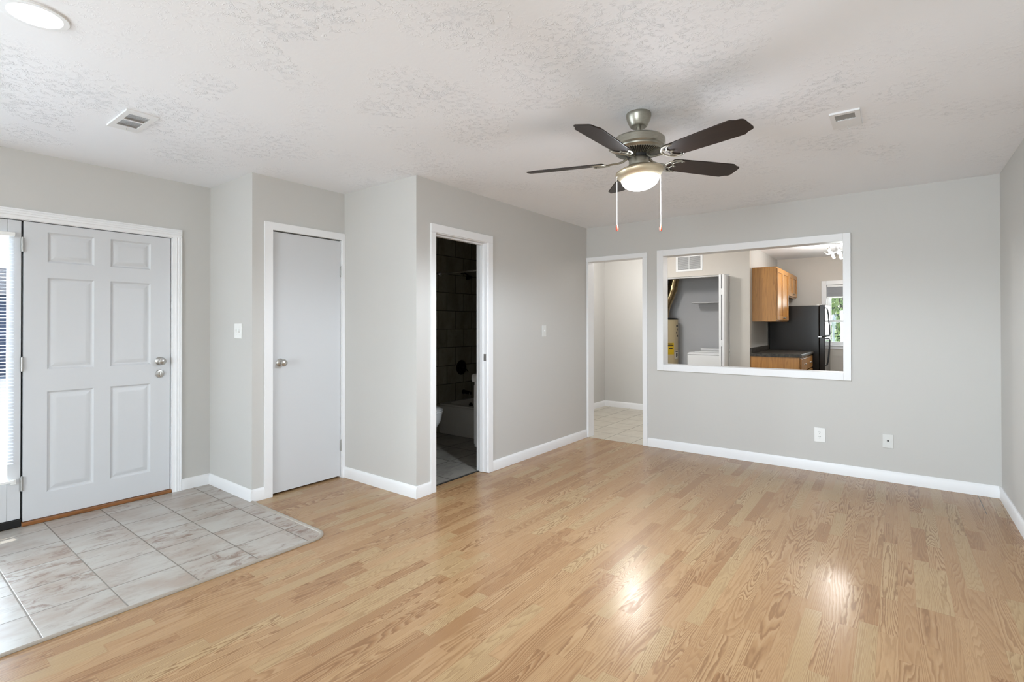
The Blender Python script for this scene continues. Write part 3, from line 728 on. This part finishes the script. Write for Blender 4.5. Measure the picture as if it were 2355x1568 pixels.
# ------------------------------------------------------------------ kitchen
def shaker(root, x, y0, y1, z0, z1, knob):
    b = MB(); w = .058; t_ = .02
    b.box(x, x+t_, y0, y0+w, z0, z1); b.box(x, x+t_, y1-w, y1, z0, z1); b.box(x, x+t_, y0+w, y1-w, z0, z0+w); b.box(x, x+t_, y0+w, y1-w, z1-w, z1); b.box(x, x+.008, y0+w, y1-w, z0+w, z1-w)
    d = b.build('door', 'cabinet_oak', root, bev=.002)
    MB().lathe([(0, 0), (.009, 0), (.007, .008), (.013, .016), (.014, .022), (.009, .027), (0, .028)], (x+t_, knob[0], knob[1]), (1, 0, 0), 18, cap=False).build('knob', 'nickel', d)
def upper(y0, y1, z0, z1, label):
    t = thing('wall_cabinet', label, 'cabinet', (KX, (y0+y1)/2, z0)); x1 = KX+.305
    b = MB(); b.box(KX, x1, y0, y0+.018, z0, z1); b.box(KX, x1, y1-.018, y1, z0, z1); b.box(KX, x1-.02, y0+.018, y1-.018, z0+.015, z0+.033); b.box(KX, x1, y0+.018, y1-.018, z1-.02, z1); b.box(KX, KX+.01, y0+.018, y1-.018, z0+.033, z1-.02)
    b.box(x1-.02, x1, y0+.018, y0+.045, z0, z1-.02); b.box(x1-.02, x1, y1-.045, y1-.018, z0, z1-.02); b.box(x1-.02, x1, y0+.045, y1-.045, z0, z0+.035)
    b.build('body', 'cabinet_oak', t, bev=.0015)
    ym = (y0+y1)/2
    shaker(t, x1+.001, y0+.02, ym-.004, z0+.02, z1-.02, (ym-.03, z0+.055)); shaker(t, x1+.001, ym+.004, y1-.02, z0+.02, z1-.02, (ym+.03, z0+.055))
upper(7.864, 8.800, 1.356, 2.128, 'tall oak wall cabinet over the dark countertop')
upper(8.802, 9.640, 1.742, 2.128, 'short oak wall cabinet above the black fridge')
bc = thing('base_cabinet', 'oak base cabinet under the dark countertop', 'cabinet', (KX+.3, 8.3, 0)); cx1 = -1.035
b = MB(); b.box(KX+.001, cx1, 7.722, 7.742, 0, .868); b.box(KX+.001, cx1, 8.905, 8.925, 0, .868); b.box(KX+.001, cx1-.07, 7.742, 8.905, .09, .108); b.box(KX+.001, KX+.012, 7.742, 8.905, .108, .868); b.box(cx1-.07, cx1-.06, 7.742, 8.905, 0, .108)
b.box(cx1-.02, cx1, 7.742, 7.78, .09, .868); b.box(cx1-.02, cx1, 8.867, 8.905, .09, .868); b.box(cx1-.02, cx1, 7.78, 8.867, .83, .868); b.box(cx1-.02, cx1, 7.78, 8.867, .09, .12); b.box(cx1-.02, cx1, 8.30, 8.345, .12, .83)
b.build('body', 'cabinet_oak', bc, bev=.0015)
for y0, y1, kn in ((7.765, 8.318, 8.29), (8.328, 8.882, 8.36)):
    shaker(bc, cx1+.001, y0, y1, .105, .655, (kn, .60))
    dr = box(cx1+.001, cx1+.02, y0, y1, .675, .845).build('drawer', 'cabinet_oak', bc, bev=.004)
    MB().lathe([(0, 0), (.009, 0), (.007, .008), (.013, .016), (.014, .022), (.009, .027), (0, .028)], (cx1+.02, (y0+y1)/2, .76), (1, 0, 0), 18, cap=False).build('knob', 'nickel', dr)
ct = thing('countertop', 'dark speckled laminate countertop with short backsplash', 'countertop', (KX+.3, 8.3, .868))
b = MB(); b.prism([(KX+.001, .869), (-1.012, .869), (-1.004, .875), (-1.002, .890), (-1.004, .905), (-1.012, .911), (KX+.001, .911)], lambda u, v, d: (u, d, v), 7.704, 8.93)
b.build('slab', 'laminate_granite', ct)
box(KX+.001, KX+.022, 7.704, 8.93, .911, .985).build('backsplash', 'laminate_granite', ct, bev=.003)
fr = thing('refrigerator', 'black top freezer refrigerator with loop handles', 'refrigerator', (-1.25, 9.33, 0))
fy0, fy1 = 8.95, 9.70; fb = -.938
box(-1.62, fb, fy0, fy1, .03, 1.605).build('body', 'fridge_black', fr, bev=.006)
box(-1.60, fb-.03, fy0+.03, fy1-.03, 0, .03).build('base', 'black_plastic', fr)
box(fb+.004, -.858, fy0, fy1, 1.131, 1.612).build('freezer_door', 'fridge_black', fr, bev=.008)
box(fb+.004, -.858, fy0, fy1, .09, 1.119).build('fridge_door', 'fridge_black', fr, bev=.008)
box(fb-.02, -.87, fy0+.01, fy1-.01, .01, .085).build('kick_grille', 'louver_grey', fr, bev=.004)
hy = fy0+.035
MB().tube([(-.860, hy, 1.565), (-.836, hy, 1.562), (-.822, hy, 1.50), (-.806, hy, 1.30), (-.800, hy, 1.17), (-.806, hy, 1.148), (-.860, hy, 1.146)], .011, 10, 1.3, up=(0, 1, 0)).build('handle', 'black_plastic', fr)
MB().tube([(-.860, hy, 1.100), (-.806, hy, 1.098), (-.800, hy, 1.075), (-.806, hy, .95), (-.824, hy, .76), (-.838, hy, .70), (-.860, hy, .697)], .011, 10, 1.3, up=(0, 1, 0)).build('handle', 'black_plastic', fr)
box(fb-.03, fb+.03, fy0+.008, fy0+.05, 1.605, 1.618).build('hinge_cover', 'plate_grey', fr, bev=.002)
box(fb-.012, fb+.03, fy0-.003, fy0+.012, 1.120, 1.129).build('center_hinge', 'nickel', fr)
# spotlight fixture
kl = thing('spotlight_fixture', 'chrome kitchen ceiling fixture with glowing spot bulbs', 'ceiling light', (-.655, 8.2, HC))
MB().lathe([(0, 0), (.062, 0), (.064, -.012), (.052, -.022), (0, -.024)], (-.655, 8.2, HC), n=32, cap=False).build('base', 'chrome', kl)
rv = Vector((.796, .605, 0)); C0 = Vector((-.655, 8.2, 2.25))
MB().tube([C0+Vector((0, 0, .17)), C0+Vector((0, 0, .08))], .008, 10).build('stem', 'chrome', kl)
MB().tube([C0+rv*t_+Vector((.02*math.sin(t_*22), 0, .055+.03*math.sin(t_*16))) for t_ in [(-.17+.34*i/16) for i in range(17)]], .007, 8).build('bar', 'chrome', kl)
for t_, dz, tx in ((-.082, .050, .10), (-.028, -.022, .14), (.040, .042, -.05), (.072, -.030, .06), (.135, .03, -.1)):
    c = C0+rv*t_+Vector((0, 0, dz)); ax = (rv*tx*3+Vector((.0, -.25, -1))).normalized()
    MB().lathe([(0, .052), (.012, .050), (.017, .030), (.018, .0), (0, 0)], c-ax*.045, -Vector(ax), 18, cap=False).build('lamp_head', 'chrome', kl)
    MB().lathe([(0, -.012), (.014, -.010), (.016, .02), (.014, .046), (0, .05)], c-ax*.035, ax, 18, cap=False).build('bulb', 'bulb_glass', kl)
lamp('kitchen_lamp', 'POINT', (-.655, 8.2, 2.14), 19, (1, .98, .95), shadow_soft_size=.08)
hl = thing('hall_ceiling_light', 'round white ceiling light of the hall', 'ceiling light', (-2.78, 6.3, HC))
MB().lathe([(0, 0), (.13, 0), (.135, -.012), (.12, -.02), (0, -.02)], (-2.78, 6.3, HC), n=40, cap=False).build('base', 'vent_white', hl)
MB().lathe([(.118, -.02)]+[(.118*math.cos(PI/2*i/8), -.02-.06*math.sin(PI/2*i/8)) for i in range(9)], (-2.78, 6.3, HC), n=40, cap=False).build('lens', 'hall_lens', hl)
lamp('hall_lamp', 'POINT', (-2.78, 6.3, HC-.16), 31, (1, .98, .95), shadow_soft_size=.1)

# ------------------------------------------------------------------ laundry closet
wh = thing('water_heater', 'cream tank water heater with labels in the laundry closet', 'water heater', (-3.085, 8.25, 0)); HXc, HYc, HR = -3.085, 8.25, .225
MB().lathe([(0, .03), (HR-.01, .03), (HR, .04), (HR, 1.392), (HR-.004, 1.395), (0, 1.395)], (HXc, HYc, 0), n=56, cap=False).build('tank', 'heater_cream', wh)
MB().lathe([(0, 1.395), (HR+.002, 1.395), (HR+.003, 1.400), (HR+.002, 1.418), (HR-.03, 1.424), (0, 1.428)], (HXc, HYc, 0), n=56, cap=False).build('top_cap', 'black_plastic', wh)
MB().lathe([(0, 0), (.19, 0), (.19, .03), (0, .03)], (HXc, HYc, 0), n=32, cap=False).build('base', 'black_plastic', wh)
def decal(name, mat, a0, a1, z0, z1, par, e=.0015):
    b = MB(); n = 8
    P = [[(HXc+(HR+e)*math.cos(math.radians(a0+(a1-a0)*i/n)), HYc+(HR+e)*math.sin(math.radians(a0+(a1-a0)*i/n)), zz) for i in range(n+1)] for zz in (z0, z1)]
    for i in range(n): b.quad(P[0][i], P[0][i+1], P[1][i+1], P[1][i])
    return b.build(name, mat, par)
el = decal('energy_label', 'label_yellow', -62, -27, .83, 1.02, wh)
for i, (a0, a1, z0, z1) in enumerate(((-58, -34, .995, 1.012), (-58, -30, .965, .985), (-50, -34, .92, .935))): decal('label_print', 'ink', a0, a1, z0, z1, el, .003)
wl = decal('warning_label', 'label_white', -22, 8, .76, .89, wh)
for a0, a1, z0, z1 in ((-18, 2, .87, .88), (-14, -8, .79, .85), (-4, 0, .80, .85)): decal('label_print', 'ink', a0, a1, z0, z1, wl, .003)
for i in range(4): decal('logo_print', 'ink', -12+3*(i % 2), 4-4*(i % 3), 1.31-.055*i-.03, 1.31-.055*i, wh)
dp = [(-3.085, 8.25, 1.43), (-3.085, 8.25, 1.52), (-3.055, 8.25, 1.63), (-3.0, 8.25, 1.76), (-2.945, 8.25, 1.90), (-2.915, 8.25, 2.05), (-2.91, 8.25, 2.22), (-2.91, 8.25, 2.438)]
fpts, frr = [], []
for (p0, p1) in zip(dp, dp[1:]):
    for j in range(4):
        fpts.append(Vector(p0).lerp(Vector(p1), j/4)); frr.append(.082 if j % 4 else .088)
fpts.append(Vector(dp[-1])); frr.append(.08)
fl_ = MB().tube(fpts, frr, 28, up=(0, 1, 0)).build('flue_pipe', 'duct_foil'); tag(fl_, 'metal flue pipe, golden reflection in its colour, bending up above the water heater', 'flue pipe')
wm = thing('washing_machine', 'white washing machine in the laundry closet', 'washing machine', (-2.23, 8.2, 0)); wx0, wx1, wy0, wy1 = -2.575, -1.90, 7.87, 8.53
box(wx0, wx1, wy0, wy1, .02, .852).build('body', 'appliance_white', wm, bev=.008)
b = MB()
def rr(x0, x1, y0, y1, r, z): return [(x, y, z) for cx, cy, a in ((x1-r, y1-r, 0), (x0+r, y1-r, 90), (x0+r, y0+r, 180), (x1-r, y0+r, 270)) for x, y in arc(cx, cy, r, a, a+90, 5)]
b.loft([rr(wx0-.002, wx1+.002, wy0-.004, wy1, .02, .856), rr(wx0-.002, wx1+.002, wy0-.004, wy1, .02, .872), rr(wx0+.012, wx1-.012, wy0+.012, wy1-.01, .02, .888), rr(wx0+.05, wx1-.05, wy0+.05, wy1-.04, .03, .894)])
b.build('top_panel', 'appliance_white', wm)
box(wx0+.09, wx1-.09, wy0+.06, wy1-.17, .895, .905).build('lid', 'appliance_white', wm, bev=.004)
box(wx0+.02, wx1-.02, wy1-.10, wy1, .880, .935).build('control_console', 'appliance_white', wm, bev=.02)
box(wx0+.02, wx1-.02, wy0+.03, wy1-.02, 0, .02).build('base', 'black_plastic', wm)
sf = thing('closet_shelf', 'white shelf fixed to the back wall of the laundry closet', 'shelf', (-2.2, 8.5, 1.65))
box(-2.62, KX-.1, 8.22, 8.6, 1.655, 1.672).build('board', 'closet_paint', sf, bev=.002)
box(-2.62, KX-.1, 8.58, 8.6, 1.60, 1.655).build('cleat', 'closet_paint', sf)

# ------------------------------------------------------------------ bathroom
tub = thing('bathtub', 'white bathtub in the dark tiled bathroom', 'bathtub', (-3.7, 4.75, 0)); tx0, tx1, ty0, ty1, tz = XBT+.002, -3.005, 4.372, 5.148, .36
b = MB()
b.loft([rr(tx0, tx1, ty0, ty1, .01, .002), rr(tx0, tx1, ty0, ty1, .01, .335), rr(tx0, tx1, ty0-.012, ty1, .02, .345), rr(tx0, tx1, ty0-.010, ty1, .02, .36), rr(tx0+.055, tx1-.08, ty0+.06, ty1-.05, .12, .362), rr(tx0+.075, tx1-.11, ty0+.08, ty1-.07, .14, .33), rr(tx0+.11, tx1-.2, ty0+.12, ty1-.11, .16, .12), rr(tx0+.16, tx1-.28, ty0+.18, ty1-.17, .16, .085)])
b.build('shell', 'tub_enamel', tub, smooth=45)
MB().lathe([(0, 0), (.032, 0), (.033, .008), (.024, .014), (0, .015)], (tx0+.088, 4.84, .285), (1, 0, .15), 24, cap=False).build('overflow_plate', 'bronze', tub)
v = thing('shower_valve', 'dark bronze round shower valve on the tile', 'tap', (XBT, 4.76, .77))
MB().lathe([(0, 0), (.092, 0), (.094, .006), (.080, .016), (.03, .024), (0, .024)], (XBT, 4.76, .77), (1, 0, 0), 36, cap=False).build('escutcheon', 'bronze', v)
MB().lathe([(0, .02), (.030, .02), (.026, .06), (.018, .068), (0, .069)], (XBT, 4.76, .77), (1, 0, 0), 24, cap=False).build('knob', 'bronze', v)
MB().tube([(XBT+.055, 4.76, .765), (XBT+.065, 4.80, .735), (XBT+.066, 4.82, .715)], [.008, .007, .005], 8).build('lever', 'bronze', v)
sp = thing('tub_spout', 'dark bronze tub spout over the bathtub', 'tap', (XBT, 4.80, .45))
MB().lathe([(0, 0), (.030, 0), (.031, .012), (.024, .03), (.022, .09), (.021, .125), (.017, .135), (0, .135)], (XBT, 4.80, .455), (1, 0, -.06), 24, cap=False).build('body', 'bronze', sp)
MB().lathe([(.0, .118), (.0225, .118), (.0225, .128), (0, .128)], (XBT, 4.80, .455), (1, 0, -.06), 24, cap=False).build('tip_ring', 'chrome', sp)
sh = thing('wall_mounted_shower', 'dark bronze shower arm and head beside the shower rod', 'shower', (XBT, 4.76, 1.95))
MB().tube([(XBT, 4.76, 1.97), (XBT+.06, 4.76, 1.975), (XBT+.11, 4.76, 1.945)], .009, 10).build('arm', 'bronze', sh)
MB().lathe([(0, 0), (.012, 0), (.020, .02), (.040, .045), (.042, .055), (0, .056)], (XBT+.105, 4.76, 1.95), (.6, 0, -1), 24, cap=False).build('head', 'bronze', sh)
rd = MB().tube([(XBT, 4.38, 1.932), (-3.0, 4.38, 1.932)], .0125, 14)
for x_ in (XBT, -3.008): rd.lathe([(0, 0), (.03, 0), (.03, .008), (0, .008)], (x_, 4.38, 1.932), (1, 0, 0), 20, cap=False)
tag(rd.build('shower_rod', 'chrome', origin=(XBT, 4.38, 1.932)), 'metal shower curtain rod across the dark bathroom', 'shower rod')
to = thing('toilet', 'white toilet behind the left jamb of the bathroom doorway', 'toilet', (-4.05, 3.72, 0)); ty = 3.72
def oval(cx, cy, ax, ay, z, n=32): return [(cx+ax*math.cos(2*PI*i/n), cy+ay*math.sin(2*PI*i/n), z) for i in range(n)]
MB().loft([oval(-4.13, ty, .17, .105, .001), oval(-4.13, ty, .165, .10, .06), oval(-4.11, ty, .17, .095, .14), oval(-4.065, ty, .215, .12, .22), oval(-4.04, ty, .245, .16, .30), oval(-4.03, ty, .245, .178, .37), oval(-4.03, ty, .25, .18, .388)]).build('bowl', 'porcelain', to)
MB().loft([oval(-4.03, ty, .255, .185, .390), oval(-4.03, ty, .258, .188, .398), oval(-4.03, ty, .255, .185, .408)]).build('seat', 'porcelain', to)
MB().loft([oval(-4.035, ty, .255, .186, .411), oval(-4.035, ty, .257, .188, .420), oval(-4.04, ty, .235, .165, .432), oval(-4.04, ty, .12, .09, .437)]).build('lid', 'porcelain', to)
box(XBT+.012, XBT+.17, ty-.21, ty+.21, .36, .70).build('tank', 'porcelain', to, bev=.02)
box(XBT+.008, XBT+.18, ty-.22, ty+.22, .701, .735).build('tank_lid', 'porcelain', to, bev=.01)
box(XBT+.02, -4.2, ty-.10, ty+.10, .001, .36).build('pedestal', 'porcelain', to, bev=.02)
va = thing('bathroom_vanity', 'white bathroom vanity at the right side of the dark doorway', 'vanity', (-3.2, 4.1, 0)); vx0 = -3.385; vy0, vy1 = 3.83, 4.345
box(vx0, -3.002, vy0, vy1, .085, .735).build('body', 'appliance_white', va, bev=.002)
box(vx0+.05, -3.002, vy0+.002, vy1-.002, .002, .084).build('toe_kick', 'dark_gap', va)
box(vx0-.018, vx0-.001, vy0+.012, (vy0+vy1)/2-.003, .11, .70).build('door', 'appliance_white', va, bev=.002)
box(vx0-.018, vx0-.001, (vy0+vy1)/2+.003, vy1-.012, .11, .70).build('door', 'appliance_white', va, bev=.002)
b = MB(); b.loft([rr(vx0-.03, -3.002, vy0-.012, vy1+.01, .02, .737), rr(vx0-.038, -3.002, vy0-.018, vy1+.012, .03, .755), rr(vx0-.038, -3.002, vy0-.018, vy1+.012, .03, .80), rr(vx0-.028, -3.004, vy0-.008, vy1+.004, .03, .815), rr(vx0+.05, -3.07, vy0+.06, vy1-.06, .08, .812), rr(vx0+.12, -3.12, vy0+.14, vy1-.14, .08, .745)])
b.build('basin_top', 'porcelain', va, smooth=45)

# ------------------------------------------------------------------ outdoors
tag(box(-60, 60, 10.2, 80, -.30, -.25).build('lawn', 'grass'), 'sunlit green lawn outside the kitchen window', 'lawn', kind='stuff')
def tree(x, y, h, r, n, label, leaf, group, low=.15, ls=.11):
    t = thing('leafy_tree', label, 'tree', (x, y, -.25), group)
    MB().tube([(x, y, -.245), (x, y, .35), (x+.05, y, h*.4), (x-.05, y+.05, h*.7)], [.11, .10, .08, .04], 10).build('trunk', 'bark', t)
    b = MB()
    for _ in range(n):
        d = Vector((random.gauss(0, 1), random.gauss(0, 1), random.gauss(0, 1))).normalized()*(random.random()**.45)
        c = Vector((x, y, h*(low+1)/2))+Vector((d.x*r, d.y*r, d.z*h*(1-low)/2))
        a = Vector((random.gauss(0, 1), random.gauss(0, 1), random.gauss(0, 1))).normalized(); w = a.orthogonal().normalized(); s_ = ls*random.uniform(.6, 1.3)
        c.z = max(c.z, .2)
        b.quad(c-a*s_, c+w*s_*.45, c+a*s_, c-w*s_*.45)
    b.build('foliage', leaf, t)
tree(-1.1, 15.0, 4.6, 1.5, 3800, 'bright green tree close behind the kitchen window pane', 'leaf_green', 'trees outside the kitchen window', .12, .075)
tree(3.0, 17.5, 5.5, 2.2, 3600, 'tree further right behind the kitchen window', 'leaf_green', 'trees outside the kitchen window', .1, .10)
tree(-2.4, 24.0, 6.0, 3.0, 2600, 'darker tree at the back of the kitchen window view', 'leaf_dark', 'trees outside the kitchen window', .05, .2)
lp = thing('lamp_post', 'white lamp post standing outside the kitchen window', 'lamp post', (-1.06, 12.6, -.25))
MB().lathe([(0, -.25), (.04, -.25), (.03, -.15), (.022, 1.3), (0, 1.3)], (-1.06, 12.6, 0), n=16, cap=False).build('post', 'post_white', lp)
MB().lathe([(0, 1.3), (.035, 1.3), (.048, 1.36), (.044, 1.47), (.02, 1.52), (0, 1.54)], (-1.06, 12.6, 0), n=16, cap=False).build('lantern', 'post_white', lp)
gh = thing('added_blue_house', 'low blue house added for dark blue stripes behind the entry blind', 'house', (-22, 2, -.25))  # made-up house, its blue shows as dark stripes between the slats
box(-24, -20, -6, 9, -.25, 2.2).build('wall', 'siding_blue', gh)
MB().prism([(-24.4, 2.2), (-19.6, 2.2), (-22, 3.1)], lambda u, v, d: (u, d, v), -6.3, 9.3).build('roof', 'shingle', gh)
struct(box(-19.5, XA-.165, -8, 9, -.26, -.05).build('floor_porch', 'concrete'), 'pale concrete forecourt outside the glazed entry panel', 'floor')
